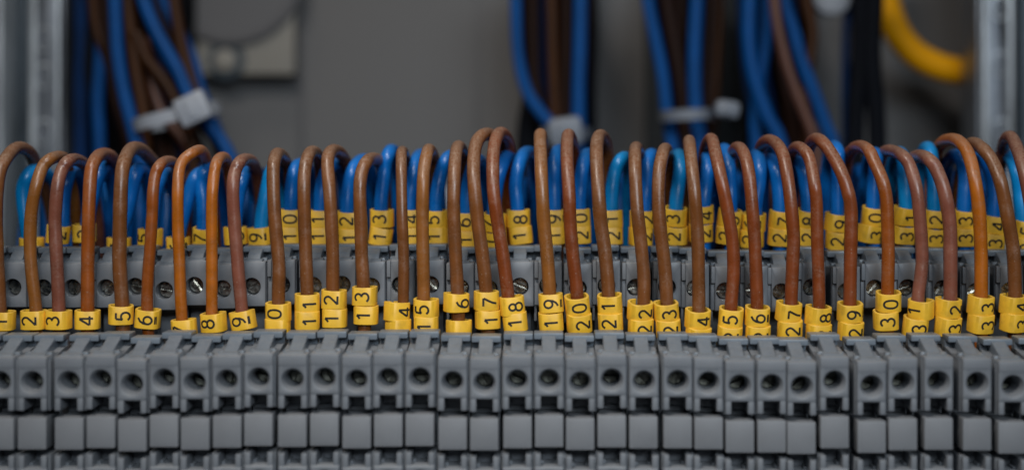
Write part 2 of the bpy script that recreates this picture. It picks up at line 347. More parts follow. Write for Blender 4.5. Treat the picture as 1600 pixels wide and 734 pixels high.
LOOK = dict(orange='glossy bright orange-brown', rust='rust orange', brown='dusty brown', tan='light tan-brown', pink='pinkish brown', red='reddish brown')
for n, (mk, r, pts, top) in FW.items():
    path = []; N_ = len(pts)
    for i, (px, py) in enumerate(pts):
        if i <= 1: d = 298
        elif i < top:
            f = (i-1)/(top-1); d = 298 + 1.2*f + 7.5*max(0, (290-py)/80)**1.5
        else: d = 310 + (i-top)*6.5
        path.append(P(px, py, d))
    last = path[-1]
    path += [last+Vector((0, 5, -8)), last+Vector((0.3, 7, -20)), last+Vector((1, 8, -46))]
    path[0].z = -41.4
    pth = smooth_path(catmull(path, 7), 3)
    base = pth[0].copy(); bm = bmesh.new(); tube(bm, [p-base for p in pth], r, 20, 0.012)
    name = 'brown_wire'
    tag(link(name, mesh_from(bm, name, M[mk], True, 60), None, base),
        '%s front wire looping up out of the yellow marker %s' % (LOOK[mk], word(n)), 'wire', 'brown wires looping out of the front row')

# ------------------------------------------------------------------ wires of the back row
BW = {
 1: ('sky', [(44,371),(38,330),(36,295),(45,272),(60,266),(76,276),(84,300)]),
 2: ('blue', [(98,355),(99,310),(105,280),(113,266),(121,276),(125,310)]),
 3: ('blue', [(136,350),(145,305),(156,270),(165,262),(173,275),(179,315)]),
 4: ('blue', [(186,371),(198,335),(206,300),(212,270),(221,265),(230,280),(235,315)]),
 5: ('blue', [(236,357),(242,310),(249,282),(257,269),(265,275),(269,300)]),
 6: ('blue', [(279,372),(288,330),(298,295),(307,275),(316,272),(322,288),(324,320)]),
 7: ('blue', [(318,353),(318,315),(314,285),(322,266),(331,262),(340,276),(346,310)]),
 8: ('blue', [(367,353),(372,310),(379,278),(386,266),(393,272),(397,300)]),
 9: ('sky', [(408,352),(412,320),(418,290),(424,268),(433,256),(442,263),(446,290)]),
 10: ('blue', [(454,325),(456,290),(461,265),(470,257),(480,262),(486,290)]),
 11: ('blue', [(500,325),(503,290),(510,268),(520,258),(530,262),(537,290)]),
 12: ('blue', [(542,328),(545,290),(552,265),(563,252),(574,254),(581,285)]),
 13: ('blue', [(595,325),(598,290),(602,262),(607,242),(612,235),(618,245),(621,280)]),
 14: ('blue', [(639,325),(643,290),(648,262),(654,245),(660,246),(664,280)]),
 15: ('blue', [(681,325),(685,290),(690,267),(699,248),(708,247),(713,280)]),
 16: ('blue', [(729,333),(731,295),(736,267),(743,252),(751,254),(756,285)]),
 17: ('blue', [(771,335),(776,290),(783,262),(791,245),(799,246),(804,280)]),
 18: ('blue', [(809,328),(806,290),(811,258),(820,240),(831,241),(837,262),(840,300)]),
 19: ('blue', [(866,328),(865,290),(866,255),(871,237),(877,240),(881,270)]),
 20: ('blue', [(905,325),(907,290),(911,258),(917,242),(923,246),(927,275)]),
 21: ('sky', [(955,330),(957,290),(962,265),(970,250),(979,249),(984,275)]),
 22: ('blue', [(1007,327),(1010,290),(1013,255),(1017,242),(1020,248),(1022,275)]),
 23: ('sky', [(1056,325),(1060,290),(1063,258),(1061,243),(1059,248),(1058,275)]),
 24: ('blue', [(1100,322),(1103,290),(1106,258),(1106,245),(1104,250),(1102,275)]),
 25: ('blue', [(1141,325),(1141,290),(1138,255),(1133,235),(1128,240),(1124,270)]),
 26: ('blue', [(1180,330),(1186,290),(1187,258),(1184,243),(1178,248),(1175,275)]),
 27: ('blue', [(1218,330),(1216,290),(1211,262),(1204,250),(1197,256),(1193,285)]),
 28: ('blue', [(1262,327),(1259,290),(1254,262),(1247,254),(1240,262),(1237,290)]),
 29: ('blue', [(1308,335),(1308,290),(1309,260),(1309,238),(1303,229),(1296,240),(1292,270)]),
 30: ('blue', [(1364,325),(1365,290),(1367,262),(1370,246),(1366,240),(1358,250),(1354,280)]),
 31: ('sky', [(1415,322),(1414,290),(1411,260),(1410,244),(1404,239),(1397,250),(1393,280)]),
 32: ('sky', [(1459,328),(1459,290),(1457,262),(1455,240),(1449,231),(1442,240),(1438,270)]),
 33: ('blue', [(1506,328),(1508,290),(1507,264),(1500,247),(1489,244),(1480,257),(1477,285)]),
 34: ('blue', [(1552,338),(1553,300),(1549,272),(1541,252),(1532,246),(1524,256),(1520,285)]),
 35: ('sky', [(1596,342),(1593,300),(1588,266),(1579,246),(1569,246),(1563,262),(1560,290)]),
}
for n, (mk, pts) in BW.items():
    path = [P(pts[0][0], 395, 315.6)]
    path[0].z = -24.6; N_ = len(pts); crest = min(range(N_), key=lambda i: pts[i][1])
    for i, (px, py) in enumerate(pts):
        d = 315.6 + 1.5*i/crest + (4.0 if i == crest else 0) if i <= crest else 321.5+(i-crest)*5.5
        path.append(P(px, py, d))
    last = path[-1]; path += [last+Vector((0, 2.5, -9)), last+Vector((0, 3.5, -30))]
    pth = smooth_path(catmull(path, 7), 3); base = pth[0].copy(); bm = bmesh.new(); tube(bm, [p-base for p in pth], 1.52, 20, 0.012)
    nm = 'blue_wire'
    tag(link(nm, mesh_from(bm, nm, M[mk], True, 60), None, base),
        '%s wire looping up out of the back row yellow marker %s' % ('light blue' if mk == 'sky' else 'deep blue', word(n)), 'wire', 'blue wires looping out of the back row')

# ------------------------------------------------------------------ yellow number rings
RX, RY, TH = 2.5, 2.25, 0.50
def sup(a, rx, ry, e=3.0):
    c, s = math.cos(a), math.sin(a)
    k = (abs(c)**e+abs(s)**e)**(-1/e); return rx*c*k, ry*s*k
def ring_mesh(seed, h=3.72):
    rnd = random.Random(seed); bm = bmesh.new(); hh = h/2; n = 56
    gap = math.radians(rnd.uniform(7, 11)); a0 = math.pi/2+gap; a1 = math.pi/2-gap+2*math.pi
    ph = rnd.uniform(0, 6); amp = rnd.uniform(0.03, 0.10); rings = []
    prof = [(0, -hh+.10), (0, hh-.12), (.05, hh-.03), (.13, hh), (TH-.10, hh), (TH-.02, hh-.04), (TH, hh-.12), (TH, -hh+.10), (TH-.1, -hh), (.1, -hh)]
    for k in range(n+1):
        a = a0+(a1-a0)*k/n; r = []
        lift = amp*math.sin(a+ph)+0.10*abs(math.cos(a))
        for t, z in prof:
            ox, oy = sup(a, RX, RY, 3.0); ix, iy = sup(a, RX-TH, RY-TH, 2.4); f = t/TH
            r.append((ox*(1-f)+ix*f, oy*(1-f)+iy*f, z+(lift if z > 0 else 0)))
        rings.append(r)
    loft(bm, rings, True, True)
    return mesh_from(bm, 'marker_ring', M['yellow'], True, 35)
RINGS = [ring_mesh(s) for s in range(6)]
def arc(cx, cy, rx, ry, a0, a1, n=14):
    return [(cx+rx*math.cos(math.radians(a0+(a1-a0)*k/n)), cy+ry*math.sin(math.radians(a0+(a1-a0)*k/n))) for k in range(n+1)]
GL = {
 '0': [[(x, y) for x, y in [(0.33+0.30*math.copysign(abs(math.cos(a))**0.8, math.cos(a)), 0.5+0.5*math.copysign(abs(math.sin(a))**0.9, math.sin(a))) for a in [2*math.pi*k/28 for k in range(29)]]]],
 '1': [[(0.12, 0.76), (0.25, 0.86), (0.36, 1.0)], [(0.38, 1.0), (0.38, 0.5), (0.38, 0.0)]],
 '2': [arc(0.33, 0.71, 0.28, 0.28, 165, -35, 14)+[(0.30, 0.25), (0.06, 0.02)], [(0.04, 0.0), (0.35, 0.0), (0.64, 0.0)]],
 '3': [arc(0.30, 0.75, 0.26, 0.25, 150, -80, 14), arc(0.30, 0.26, 0.31, 0.27, 80, -155, 16)],
 '4': [[(0.50, 0.0), (0.50, 0.5), (0.50, 1.0)], [(0.46, 0.97), (0.25, 0.62), (0.03, 0.28)], [(0.02, 0.25), (0.35, 0.25), (0.68, 0.25)]],
 '5': [[(0.58, 1.0), (0.36, 1.0), (0.14, 1.0)], [(0.14, 1.0), (0.11, 0.75), (0.08, 0.52)], arc(0.31, 0.32, 0.30, 0.32, 140, -150, 18)],
 '6': [arc(0.33, 0.30, 0.28, 0.30, 0, 360, 26), [(0.06, 0.34), (0.10, 0.62), (0.24, 0.86), (0.48, 1.0)], [(0.05, -0.24), (0.33, -0.24), (0.62, -0.24)]],
 '7': [[(0.03, 1.0), (0.33, 1.0), (0.62, 1.0)], [(0.62, 0.98), (0.42, 0.6), (0.28, 0.3), (0.22, 0.0)]],
 '8': [arc(0.33, 0.75, 0.24, 0.25, 0, 360, 24), arc(0.33, 0.26, 0.29, 0.27, 0, 360, 24)],
 '9': [arc(0.33, 0.70, 0.28, 0.30, 0, 360, 26), [(0.60, 0.66), (0.56, 0.38), (0.42, 0.14), (0.18, 0.0)], [(0.05, -0.24), (0.33, -0.24), (0.62, -0.24)]],
}
GCACHE = {}
def glyph_mesh(dg, off):
    key = (dg, off)
    if key in GCACHE: return GCACHE[key]
    H = 2.75; wd = 0.21; bm = bmesh.new()
    def put(gx, gy, lvl):     # gx,gy in mm on the flat; wrap on the front of the ring
        X = -gy+off; X = max(-RX*0.97, min(RX*0.97, X))
        y = -RY*(1-min(1, abs(X/RX))**3)**(1/3)
        return bm.verts.new((X, y-0.035-0.006*lvl, gx))
    for li, st in enumerate(GL[dg]):
        pts = [Vector(((x-0.33)*H, (y-0.5)*H)) for x, y in st]; fine = []
        for a, b in zip(pts, pts[1:]):
            k = max(1, int((b-a).length/0.16))
            fine += [a+(b-a)*j/k for j in range(k)]
        fine.append(pts[-1]); closed = (fine[0]-fine[-1]).length < 1e-6
        L_, R_ = [], []
        for i, p in enumerate(fine):
            if closed: t = fine[(i+1) % (len(fine)-1)]-fine[(i-1) % (len(fine)-1)]
            else: t = fine[min(i+1, len(fine)-1)]-fine[max(i-1, 0)]
            t.normalize(); nn = Vector((-t.y, t.x))*wd
            L_.append(put(*(p+nn), li)); R_.append(put(*(p-nn), li))
        for i in range(len(fine)-1): bm.faces.new((L_[i], L_[i+1], R_[i+1], R_[i]))
    bmesh.ops.recalc_face_normals(bm, faces=bm.faces)
    for f in bm.faces:
        if f.normal.y > 0: f.normal_flip()
    for v in bm.verts: v.co *= S
    me = bpy.data.meshes.new('digit'); bm.to_mesh(me); bm.free(); me.materials.append(M['ink'])
    GCACHE[key] = me; return me
def marker(px, py, dg, dpx, tilt, depth, label, group, lean=(0, 5), hs=1.0, wid=1.0):
    """px,py centre in the photo; dpx = offset of the digit from the centre, in photo pixels; tilt in degrees"""
    c = P(px, py, depth); k = depth/FPX
    off = dpx*k; rot = 0.0
    if abs(off) > 0.35:                      # the ring is turned on its wire
        rot = math.asin(max(-0.9, min(0.9, off*0.75/RX))); off = off*0.25
    t = empty('wire_marker', c, label, 'wire marker', group)
    t.rotation_euler = (math.radians(random.uniform(*lean)), math.radians(-tilt), rot)
    t.scale = (wid, 1, hs)
    link('ring', random.choice(RINGS), t)
    if dg: link('printed_digit', glyph_mesh(dg, round(off, 1)), t)
FM = {  # wire number: list of (px, py, digit, digit offset px, tilt)
 1: [(4,500,'1',2,-2)], 2: [(53,499,'2',-2,0)], 3: [(92,499,'3',-5,0)], 4: [(137,499,'4',3,0)], 5: [(189,491,'5',8,-1)],
 6: [(231,497,'6',0,-5)], 7: [(288,513,'7',-2,4)], 8: [(334,503,'8',-7,3)], 9: [(380,500,'9',-4,10)],
 10: [(435,487,'0',-4,0),(434,512,None,-3,0)], 11: [(480,473,'1',7,1),(480,499,'1',7,0)], 12: [(522,467,'2',-3,-1),(523,496,'1',-2,0)],
 13: [(570,462,'3',-3,-1),(572,491,'1',-2,-1)], 14: [(620,486,'4',15,-2),(622,512,None,15,0)], 15: [(666,481,'5',-6,-1),(666,508,'1',-2,0)],
 16: [(713,472,'6',12,0),(717,514,None,12,0)], 17: [(760,469,'7',7,1),(762,498,'1',7,1)], 18: [(800,477,'8',7,6),(805,502,'1',0,6)],
 19: [(861,473,'9',0,4),(861,502,'1',0,4)], 20: [(902,476,'0',3,7),(905,503,'2',6,6)], 21: [(953,474,'1',-4,2),(954,502,'2',-4,2)],
 22: [(1000,485,'2',8,2),(1001,511,'2',6,1)], 23: [(1041,486,'3',4,6),(1044,512,'2',2,3)], 24: [(1090,497,'4',8,2),(1091,524,'2',8,1)],
 25: [(1142,495,'5',-3,-4),(1140,522,'2',0,-3)], 26: [(1183,493,'6',-1,-2),(1184,521,'2',2,-1)], 27: [(1232,486,'7',8,1),(1234,513,'2',2,0)],
 28: [(1278,492,'8',11,2),(1279,519,'2',5,1)], 29: [(1328,487,'9',4,2),(1329,515,'2',5,1)], 30: [(1388,470,'0',0,2),(1384,499,'3',-1,3)],
 31: [(1439,482,'1',-16,-5),(1430,509,'3',2,-4)], 32: [(1481,480,'2',10,1),(1481,508,'3',8,1)], 33: [(1532,476,'3',8,0),(1532,504,'3',8,0)],
 34: [(1582,475,'4',11,3),(1583,502,'3',12,1)], 35: [(1632,476,'5',2,1),(1633,503,'3',2,0)],
}
for n, L_ in FM.items():
    for j, (px, py, dg, dpx, tilt) in enumerate(L_):
        if len(L_) == 1: lab = 'single yellow marker ring printed %s on a front row brown wire' % word(dg)
        else: lab = '%s yellow ring printed %s, of the pair reading %s on a front brown wire' % (('upper', 'lower')[j], word(dg or 0), word(n))
        if dg is None: lab = 'half sunken lower yellow ring of the pair reading %s on a front brown wire' % word(n)
        marker(px, py, dg, dpx, tilt, 298, lab, 'yellow marker rings of the front row', (8, 13) if n >= 20 else (0, 5))
BM = {
 1: [(50,385,'1',0,0)], 2: [(91,366,'2',7,-5)], 3: [(132,364,'3',5,1)], 4: [(186,385,'4',0,0)], 5: [(235,371,'5',-8,-2)],
 6: [(279,384,'6',0,2)], 7: [(320,369,'7',-4,-5)], 8: [(368,368,'8',6,3)], 9: [(406,369,'9',-4,4)],
 10: [(453,341,'0',3,0),(453,368,'1',3,0)], 11: [(499,342,'1',0,0),(499,368,'1',0,0)], 12: [(545,344,'2',-2,0),(545,370,'1',3,0)],
 13: [(597,341,'3',-3,0),(595,369,'1',0,-8)], 14: [(640,341,'4',4,0),(640,368,'1',4,0)], 15: [(682,342,'5',-5,0),(682,369,'1',-4,0)],
 16: [(728,346,'6',-2,0),(728,373,'1',0,0)], 17: [(772,347,'7',-10,-5),(772,374,'1',-8,-4)], 18: [(810,341,'8',4,2),(814,367,'1',-2,6)],
 19: [(866,341,'9',0,2),(866,367,'1',0,3)], 20: [(904,340,'0',3,3),(905,366,'2',4,2)], 21: [(955,342,'1',0,2),(955,368,'2',2,2)],
 22: [(1003,343,'2',8,0),(1001,369,'2',8,0)], 23: [(1055,338,'3',-5,-4),(1056,367,'2',-5,-2)], 24: [(1096,334,'4',6,4),(1095,363,'2',4,3)],
 25: [(1140,341,'5',4,-6),(1137,366,'2',-6,-5)], 26: [(1178,347,'6',-8,-4),(1175,372,'2',-8,-2)], 27: [(1220,343,'7',4,-4),(1218,369,'2',-2,-3)],
 28: [(1262,342,'8',0,-5),(1261,368,'2',-1,-2)], 29: [(1307,347,'9',5,-3),(1308,374,'2',-2,-1)], 30: [(1365,337,'0',0,-3),(1358,365,'3',10,-6)],
 31: [(1413,337,'1',8,-3),(1411,366,'3',3,-4)], 32: [(1460,341,'2',-1,-2),(1460,369,'3',-1,-1)], 33: [(1507,342,'3',-2,-1),(1507,369,'3',-2,0)],
 34: [(1553,350,'4',2,-5),(1551,377,'3',0,-4)], 35: [(1603,357,'5',-2,-2),(1603,384,'3',-4,-2)],
}
for n, L_ in BM.items():
    for j, (px, py, dg, dpx, tilt) in enumerate(L_):
        if len(L_) == 1: lab = 'single yellow marker ring printed %s on a back row blue wire' % word(dg)
        else: lab = '%s yellow ring printed %s, of the pair reading %s on a back row blue wire' % (('upper', 'lower')[j], word(dg or 0), word(n))
        marker(px, py, dg, dpx, tilt, 315.6, lab, 'yellow marker rings of the back row', (7, 12) if n in (7, 17) or n >= 23 else (0, 5))

# ------------------------------------------------------------------ blurred things at the back of the cabinet
def far_wire(mat, pts, d, r, label, nm, d2=None, group=None):
    path = [P(x, y, d if d2 is None else d+(d2-d)*i/(len(pts)-1)) for i, (x, y) in enumerate(pts)]
    pth = smooth_path(catmull(path, 8), 2); base = pth[-1].copy(); bm = bmesh.new(); tube(bm, [p-base for p in pth], r, 16)
    tag(link(nm, mesh_from(bm, nm, M[mat], True, 60), None, base), label, 'wire', group)
G1 = 'wires of the left bundle'
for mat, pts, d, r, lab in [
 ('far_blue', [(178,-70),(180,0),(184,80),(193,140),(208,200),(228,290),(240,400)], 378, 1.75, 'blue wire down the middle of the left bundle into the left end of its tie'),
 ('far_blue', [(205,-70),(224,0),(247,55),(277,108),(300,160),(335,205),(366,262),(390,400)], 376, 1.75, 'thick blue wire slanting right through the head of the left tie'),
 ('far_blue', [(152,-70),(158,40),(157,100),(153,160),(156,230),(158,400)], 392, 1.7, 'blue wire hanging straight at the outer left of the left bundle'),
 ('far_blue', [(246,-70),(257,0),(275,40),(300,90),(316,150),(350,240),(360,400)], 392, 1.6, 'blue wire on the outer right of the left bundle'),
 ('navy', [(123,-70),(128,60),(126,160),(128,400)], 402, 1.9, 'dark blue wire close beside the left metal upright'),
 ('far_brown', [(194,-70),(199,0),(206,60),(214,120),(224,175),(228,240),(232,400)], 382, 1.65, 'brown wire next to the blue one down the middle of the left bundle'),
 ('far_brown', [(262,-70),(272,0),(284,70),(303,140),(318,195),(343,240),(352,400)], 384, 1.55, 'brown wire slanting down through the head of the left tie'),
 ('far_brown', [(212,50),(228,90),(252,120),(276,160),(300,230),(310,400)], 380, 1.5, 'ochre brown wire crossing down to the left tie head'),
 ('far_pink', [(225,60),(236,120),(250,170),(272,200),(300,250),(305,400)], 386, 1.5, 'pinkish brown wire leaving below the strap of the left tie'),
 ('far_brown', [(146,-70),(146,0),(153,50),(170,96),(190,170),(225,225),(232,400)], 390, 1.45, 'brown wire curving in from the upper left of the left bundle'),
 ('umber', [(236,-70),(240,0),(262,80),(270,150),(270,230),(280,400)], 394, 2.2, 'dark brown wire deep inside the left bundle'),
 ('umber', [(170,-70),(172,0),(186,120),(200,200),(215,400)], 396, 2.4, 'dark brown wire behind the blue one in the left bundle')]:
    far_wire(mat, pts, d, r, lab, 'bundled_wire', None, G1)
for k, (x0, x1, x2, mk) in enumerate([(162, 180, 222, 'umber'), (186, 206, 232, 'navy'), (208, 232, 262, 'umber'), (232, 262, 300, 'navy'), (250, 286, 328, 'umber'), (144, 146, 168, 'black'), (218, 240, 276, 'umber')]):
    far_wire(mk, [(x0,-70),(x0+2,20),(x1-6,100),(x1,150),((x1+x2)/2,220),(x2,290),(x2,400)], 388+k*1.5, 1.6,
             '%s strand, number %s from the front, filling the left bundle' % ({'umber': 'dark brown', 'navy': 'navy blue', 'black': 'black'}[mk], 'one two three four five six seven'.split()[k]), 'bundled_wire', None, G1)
G2 = 'wires of the middle bundle'
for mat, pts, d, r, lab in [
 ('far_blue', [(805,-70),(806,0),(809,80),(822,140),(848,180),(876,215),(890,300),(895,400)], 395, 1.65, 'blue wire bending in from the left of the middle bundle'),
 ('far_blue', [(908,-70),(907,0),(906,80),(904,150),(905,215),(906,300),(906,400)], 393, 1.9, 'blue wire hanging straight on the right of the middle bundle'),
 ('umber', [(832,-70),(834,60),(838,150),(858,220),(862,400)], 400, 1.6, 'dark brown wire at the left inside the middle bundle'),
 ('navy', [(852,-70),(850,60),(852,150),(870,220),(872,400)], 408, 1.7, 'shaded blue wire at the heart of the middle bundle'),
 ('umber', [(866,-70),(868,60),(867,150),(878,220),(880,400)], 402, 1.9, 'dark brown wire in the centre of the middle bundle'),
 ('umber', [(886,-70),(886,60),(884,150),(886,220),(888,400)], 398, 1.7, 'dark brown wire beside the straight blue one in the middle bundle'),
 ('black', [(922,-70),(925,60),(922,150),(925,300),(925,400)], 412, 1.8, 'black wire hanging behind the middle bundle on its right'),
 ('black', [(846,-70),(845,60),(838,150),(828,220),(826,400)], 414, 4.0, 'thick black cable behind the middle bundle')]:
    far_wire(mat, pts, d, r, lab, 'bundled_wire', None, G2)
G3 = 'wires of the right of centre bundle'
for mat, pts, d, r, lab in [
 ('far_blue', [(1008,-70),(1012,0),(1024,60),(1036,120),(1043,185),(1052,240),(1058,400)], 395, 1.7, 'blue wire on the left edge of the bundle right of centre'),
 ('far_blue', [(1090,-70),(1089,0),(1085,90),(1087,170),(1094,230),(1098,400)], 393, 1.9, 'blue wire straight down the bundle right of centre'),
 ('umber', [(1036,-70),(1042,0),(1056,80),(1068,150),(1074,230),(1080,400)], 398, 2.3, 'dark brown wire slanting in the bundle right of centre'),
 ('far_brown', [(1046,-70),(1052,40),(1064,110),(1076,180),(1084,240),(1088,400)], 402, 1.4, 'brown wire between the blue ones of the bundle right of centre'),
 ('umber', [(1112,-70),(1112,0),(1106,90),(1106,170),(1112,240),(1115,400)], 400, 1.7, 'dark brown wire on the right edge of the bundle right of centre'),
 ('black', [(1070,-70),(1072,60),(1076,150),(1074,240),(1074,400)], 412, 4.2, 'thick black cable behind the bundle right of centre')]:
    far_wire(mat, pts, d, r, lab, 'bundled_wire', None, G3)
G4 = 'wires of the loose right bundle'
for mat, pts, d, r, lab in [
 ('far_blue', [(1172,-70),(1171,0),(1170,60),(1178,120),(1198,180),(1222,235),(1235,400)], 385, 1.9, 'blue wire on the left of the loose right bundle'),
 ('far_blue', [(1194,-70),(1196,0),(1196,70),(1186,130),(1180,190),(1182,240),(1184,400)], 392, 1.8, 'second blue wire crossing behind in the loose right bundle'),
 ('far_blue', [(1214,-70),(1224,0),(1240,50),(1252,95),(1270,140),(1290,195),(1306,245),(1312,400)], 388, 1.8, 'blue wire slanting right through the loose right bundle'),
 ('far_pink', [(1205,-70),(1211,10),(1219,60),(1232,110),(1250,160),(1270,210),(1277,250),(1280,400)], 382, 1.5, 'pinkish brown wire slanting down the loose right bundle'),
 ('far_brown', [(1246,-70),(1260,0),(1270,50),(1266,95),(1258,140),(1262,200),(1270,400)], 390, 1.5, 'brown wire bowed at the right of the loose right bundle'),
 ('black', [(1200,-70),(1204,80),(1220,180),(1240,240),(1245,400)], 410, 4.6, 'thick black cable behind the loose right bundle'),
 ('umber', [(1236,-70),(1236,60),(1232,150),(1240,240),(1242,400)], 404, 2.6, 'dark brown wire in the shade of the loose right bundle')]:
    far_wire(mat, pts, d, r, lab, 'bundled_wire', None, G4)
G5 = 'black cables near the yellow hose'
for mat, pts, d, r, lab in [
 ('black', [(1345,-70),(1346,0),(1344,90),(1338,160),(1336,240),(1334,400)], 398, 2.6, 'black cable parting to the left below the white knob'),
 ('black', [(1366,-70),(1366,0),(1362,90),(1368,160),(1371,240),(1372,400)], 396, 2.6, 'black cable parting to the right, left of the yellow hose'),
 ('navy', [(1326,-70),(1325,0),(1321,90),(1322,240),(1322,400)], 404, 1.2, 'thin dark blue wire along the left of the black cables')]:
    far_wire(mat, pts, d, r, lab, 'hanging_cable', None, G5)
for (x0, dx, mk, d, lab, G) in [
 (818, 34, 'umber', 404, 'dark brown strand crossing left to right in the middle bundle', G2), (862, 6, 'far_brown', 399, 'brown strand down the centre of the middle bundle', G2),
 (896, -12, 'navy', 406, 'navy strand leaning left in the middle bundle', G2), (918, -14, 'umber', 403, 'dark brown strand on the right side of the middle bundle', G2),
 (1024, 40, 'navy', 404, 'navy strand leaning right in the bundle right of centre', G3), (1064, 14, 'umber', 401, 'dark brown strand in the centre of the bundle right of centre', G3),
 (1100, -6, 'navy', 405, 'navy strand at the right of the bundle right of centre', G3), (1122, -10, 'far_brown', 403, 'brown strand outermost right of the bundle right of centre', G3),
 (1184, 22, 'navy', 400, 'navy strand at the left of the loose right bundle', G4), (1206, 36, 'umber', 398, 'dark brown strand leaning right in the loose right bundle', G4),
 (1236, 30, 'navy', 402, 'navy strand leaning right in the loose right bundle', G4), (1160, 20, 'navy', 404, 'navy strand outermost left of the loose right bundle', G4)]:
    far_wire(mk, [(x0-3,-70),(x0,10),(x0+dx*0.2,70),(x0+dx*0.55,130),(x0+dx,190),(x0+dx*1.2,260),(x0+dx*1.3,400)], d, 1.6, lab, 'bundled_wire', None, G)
# yellow hose bend
path = [P(x, y, 425) for x, y in [(1382,-90),(1381,-40),(1386,10),(1403,54),(1431,86),(1468,105),(1500,112),(1521,113)]]
pth = smooth_path(catmull(path, 8), 2); base = pth[-1].copy(); bm = bmesh.new(); tube(bm, [p-base for p in pth], 3.95, 24)
tag(link('hose', mesh_from(bm, 'hose', M['hose'], True, 60), None, base), 'thick yellow hose bending round to end by the right metal upright', 'hose')
# round white knob
def knob(px, py, d, rpx, label):
    bm = bmesh.new(); r = rpx/FPX*d; n = 40; rings = []
    for y, rr in ((8, r*0.9), (1.5, r), (0.5, r*0.97), (0, r*0.85), (-0.4, r*0.4)):
        rings.append([(rr*math.cos(2*math.pi*k/n), y, rr*math.sin(2*math.pi*k/n)) for k in range(n)])
    loft(bm, rings, True, True); t = empty('knob', P(px, py, d), label, 'knob')
    link('cap', mesh_from(bm, 'knob_cap', M['tie'], True, 30), t)
    bm = bmesh.new(); box(bm, -r*0.6, r*0.6, -0.9, -0.3, -0.5, 0.5, 0.15)
    link('grip_bar', mesh_from(bm, 'grip_bar', M['tie'], True, 30), t)
knob(1301, -5, 400, 30, 'round pale grey knob half cut off by the top edge')
# cable ties
def cable_tie(p0, p1, hpx, head, d, label, headsize, rot, mk='tie'):
    a = P(p0[0], p0[1], d); b = P(p1[0], p1[1], d); h = P(head[0], head[1], d-2)
    t = empty('cable_tie', h, label, 'cable tie'); mid = (a+b)/2-h; dr = (b-a); Lh = dr.length/2; ang = math.atan2(dr.z, dr.x)
    bm = bmesh.new(); n = 48; rings = []
    mt = Matrix.Translation(mid+Vector((0, 9, 0))) @ Matrix.Rotation(-ang, 4, 'Y')
    ww = hpx/FPX*d/2
    for zz, k in ((-ww, 1.0), (ww, 1.0), (ww, 0.93), (-ww, 0.93)):
        rings.append([mt @ Vector((Lh*1.02*k*math.copysign(abs(math.cos(2*math.pi*i/n))**0.8, math.cos(2*math.pi*i/n)), 10*k*math.sin(2*math.pi*i/n), zz)) for i in range(n)])
    rings.append(rings[0]); loft(bm, rings)
    bmesh.ops.remove_doubles(bm, verts=bm.verts, dist=1e-5)
    link('strap', mesh_from(bm, 'strap', M[mk], True, 40), t)
    bm = bmesh.new(); sx, sz = headsize; sx *= d/FPX; sz *= d/FPX
    m2 = Matrix.Rotation(-math.radians(rot), 4, 'Y')
    box(bm, -sx/2, sx/2, -2.4, 1.6, -sz/2, sz/2, 1.0 if mk == 'tie' else 1.9, m2); box(bm, -sx*0.18, sx*0.10, -2.9, -2.2, -sz*0.33, sz*0.33, 0.3, m2)
    link('head', mesh_from(bm, 'tie_head', M[mk], True, 40), t)
cable_tie((196, 198), (330, 166), 20, (303, 170), 370, 'pale cable tie with square head round the left wire bundle', (50, 46), 25)
cable_tie((845, 208), (925, 208), 18, (884, 206), 385, 'pale cable tie with round head low on the middle bundle', (54, 46), 8, 'tie_dim')
cable_tie((1036, 181), (1122, 177), 17, (1136, 171), 385, 'pale cable tie with its head to the right, on the bundle right of centre', (40, 28), -8, 'tie_dim')
# beige device panel with its disc and screw knob
t = empty('device_panel', P(378, 118, 446), 'beige device panel with a big grey disc at the upper left of the back wall', 'panel')
o0 = P(378, 118, 446)
bm = bmesh.new(); a = P(262, -90, 446)-o0; b = P(464, 118, 446)-o0; box(bm, a.x, b.x, -4, 5, b.z, a.z, 0.8)
link('board', mesh_from(bm, 'board', M['panel'], True, 40), t)
bm = bmesh.new(); c = P(366, -40, 446)-o0; r = 114/FPX*446; n = 64
loft(bm, [[(c.x+rr*math.cos(2*math.pi*k/n), y, c.z+rr*math.sin(2*math.pi*k/n)) for k in range(n)] for y, rr in ((-4.1, r), (-5.5, r), (-6.0, r-0.6), (-6.0, r-2.2), (-5.2, r-2.8))], False, True)
link('disc', mesh_from(bm, 'disc', M['disc'], True, 40), t)
bm = bmesh.new(); c = P(358, 97, 446)-o0; r = 17/FPX*446
loft(bm, [[(c.x+rr*math.cos(2*math.pi*k/32), y, c.z+rr*math.sin(2*math.pi*k/32)) for k in range(32)] for y, rr in ((-4.05, r*1.75), (-4.35, r*1.7), (-4.35, r*1.2))], False, True)
rim_me = mesh_from(bm, 'screw_cap_rim', M['galv_dark'], True, 40); bm = bmesh.new()
loft(bm, [[(c.x+rr*math.cos(2*math.pi*k/32), y, c.z+rr*math.sin(2*math.pi*k/32)) for k in range(32)] for y, rr in ((-4.4, r), (-6.2, r), (-6.6, r*0.8))], False, True)
link('screw_cap_rim', rim_me, t); link('screw_cap', mesh_from(bm, 'screw_cap', M['panel'], True, 40), t)
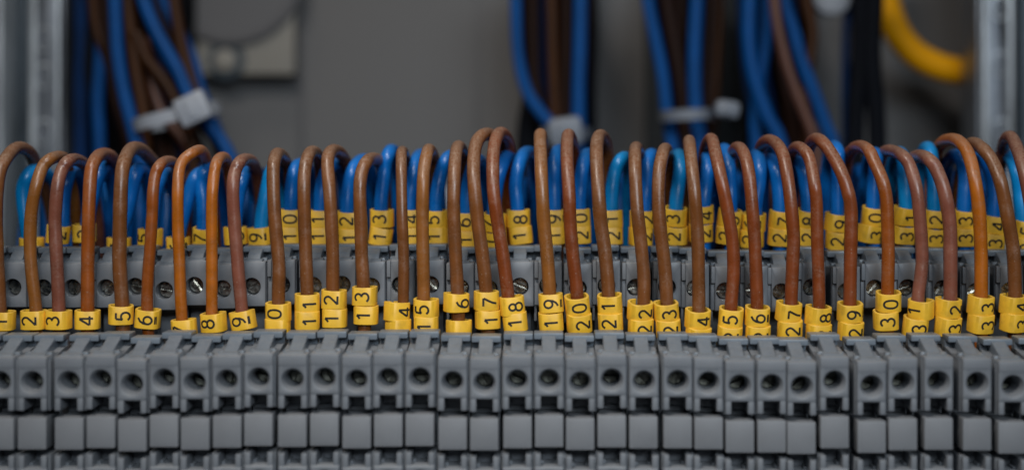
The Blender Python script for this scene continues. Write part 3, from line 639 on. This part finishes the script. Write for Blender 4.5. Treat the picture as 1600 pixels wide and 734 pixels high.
# metal uprights with punched slots
def upright(px0, px1, d, label, strips):
    t = empty('metal_upright', P((px0+px1)/2, 560, d), label, 'metal upright'); o = t.location/S
    k = d/FPX; z0, z1 = P(0, 560, d).z-o.z, P(0, -160, d).z-o.z
    for (a, b, dy, mt) in strips:
        bm = bmesh.new(); box(bm, (a-CX)*k-o.x, (b-CX)*k-o.x, dy, 14, z0, z1, 0.6); link('flange', mesh_from(bm, 'flange', M[mt], True, 40), t)
    cx = (px0+px1)/2
    return t, o, k
def slot_row(t, o, px, dy, d, ys, w, h):
    for y in ys:
        c = P(px, y, d)-o; bm = bmesh.new(); n = 24
        pr = [(w/2*math.cos(2*math.pi*i/n), (h/2-w/2)*(1 if math.sin(2*math.pi*i/n) > 0 else -1)+w/2*math.sin(2*math.pi*i/n)) for i in range(n)]
        loft(bm, [[(c.x+x*q, dy+yy, c.z+z*q) for x, z in pr] for yy, q in ((0.3, 1.25), (-0.35, 1.15), (-0.4, 1.0), (0.25, 0.93))], False, True)
        link('punched_slot', mesh_from(bm, 'slot', M['bright'], True, 40), t)  # slots take the lighter zinc to stand for small glints
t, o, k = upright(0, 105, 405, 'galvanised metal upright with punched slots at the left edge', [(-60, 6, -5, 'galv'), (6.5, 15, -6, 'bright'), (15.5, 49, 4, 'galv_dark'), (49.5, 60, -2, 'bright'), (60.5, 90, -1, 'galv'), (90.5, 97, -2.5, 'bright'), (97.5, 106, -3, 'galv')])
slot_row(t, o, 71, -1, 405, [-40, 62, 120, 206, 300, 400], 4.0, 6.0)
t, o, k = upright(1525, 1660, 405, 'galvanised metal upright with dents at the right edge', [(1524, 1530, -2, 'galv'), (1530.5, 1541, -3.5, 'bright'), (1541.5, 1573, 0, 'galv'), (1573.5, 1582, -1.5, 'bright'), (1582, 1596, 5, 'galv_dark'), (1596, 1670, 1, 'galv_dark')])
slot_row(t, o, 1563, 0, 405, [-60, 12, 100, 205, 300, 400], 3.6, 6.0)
# black cable channel behind the left bundle, pale duct behind the wires
bm = bmesh.new(); a = P(107, -160, 425); b = P(286, 560, 425); box(bm, a.x-b.x, 0, 0, 18, 0, a.z-b.z, 0.8)
t = empty('dark_backing', b, 'black vertical cable channel behind the left wire bundle', 'cable channel'); link('channel', mesh_from(bm, 'channel', M['black'], True, 40), t)
for (xa, xb, mk, lab) in ((1012, 1166, 'slate', 'dark slate panel added to darken the wall behind the bundle right of centre'), (1180, 1262, 'black', 'black panel added to darken the wall behind the loose right bundle'), (826, 926, 'black', 'black panel added to darken the wall behind the middle bundle')):
    bm = bmesh.new(); a = P(xa, -160, 432); b = P(xb, 560, 432); box(bm, a.x-b.x, 0, 0, 14, 0, a.z-b.z, 0.8)  # dark panels added to deepen the shade behind these bundles
    t = empty('dark_backing', b, lab, 'cable channel'); link('channel', mesh_from(bm, 'channel', M[mk], True, 40), t)
t = empty('wiring_duct', P(800, 560, 372), 'pale grey wiring duct low behind the blue wires', 'wiring duct'); o = t.location/S
bm = bmesh.new(); zt = P(0, 292, 372).z-o.z; box(bm, -66, 160, 2, 30, 0, zt-4, 0.5); link('trough', mesh_from(bm, 'trough', M['duct'], True, 40), t)
fm = None
for i in range(30):
    if fm is None:
        bm = bmesh.new(); box(bm, 0, 5.2, 0, 2, zt-26, zt, 0.4); fm = mesh_from(bm, 'duct_finger', M['duct'], True, 40)
    link('duct_finger', fm, t, (-64+i*7.4, -0.3, 0))

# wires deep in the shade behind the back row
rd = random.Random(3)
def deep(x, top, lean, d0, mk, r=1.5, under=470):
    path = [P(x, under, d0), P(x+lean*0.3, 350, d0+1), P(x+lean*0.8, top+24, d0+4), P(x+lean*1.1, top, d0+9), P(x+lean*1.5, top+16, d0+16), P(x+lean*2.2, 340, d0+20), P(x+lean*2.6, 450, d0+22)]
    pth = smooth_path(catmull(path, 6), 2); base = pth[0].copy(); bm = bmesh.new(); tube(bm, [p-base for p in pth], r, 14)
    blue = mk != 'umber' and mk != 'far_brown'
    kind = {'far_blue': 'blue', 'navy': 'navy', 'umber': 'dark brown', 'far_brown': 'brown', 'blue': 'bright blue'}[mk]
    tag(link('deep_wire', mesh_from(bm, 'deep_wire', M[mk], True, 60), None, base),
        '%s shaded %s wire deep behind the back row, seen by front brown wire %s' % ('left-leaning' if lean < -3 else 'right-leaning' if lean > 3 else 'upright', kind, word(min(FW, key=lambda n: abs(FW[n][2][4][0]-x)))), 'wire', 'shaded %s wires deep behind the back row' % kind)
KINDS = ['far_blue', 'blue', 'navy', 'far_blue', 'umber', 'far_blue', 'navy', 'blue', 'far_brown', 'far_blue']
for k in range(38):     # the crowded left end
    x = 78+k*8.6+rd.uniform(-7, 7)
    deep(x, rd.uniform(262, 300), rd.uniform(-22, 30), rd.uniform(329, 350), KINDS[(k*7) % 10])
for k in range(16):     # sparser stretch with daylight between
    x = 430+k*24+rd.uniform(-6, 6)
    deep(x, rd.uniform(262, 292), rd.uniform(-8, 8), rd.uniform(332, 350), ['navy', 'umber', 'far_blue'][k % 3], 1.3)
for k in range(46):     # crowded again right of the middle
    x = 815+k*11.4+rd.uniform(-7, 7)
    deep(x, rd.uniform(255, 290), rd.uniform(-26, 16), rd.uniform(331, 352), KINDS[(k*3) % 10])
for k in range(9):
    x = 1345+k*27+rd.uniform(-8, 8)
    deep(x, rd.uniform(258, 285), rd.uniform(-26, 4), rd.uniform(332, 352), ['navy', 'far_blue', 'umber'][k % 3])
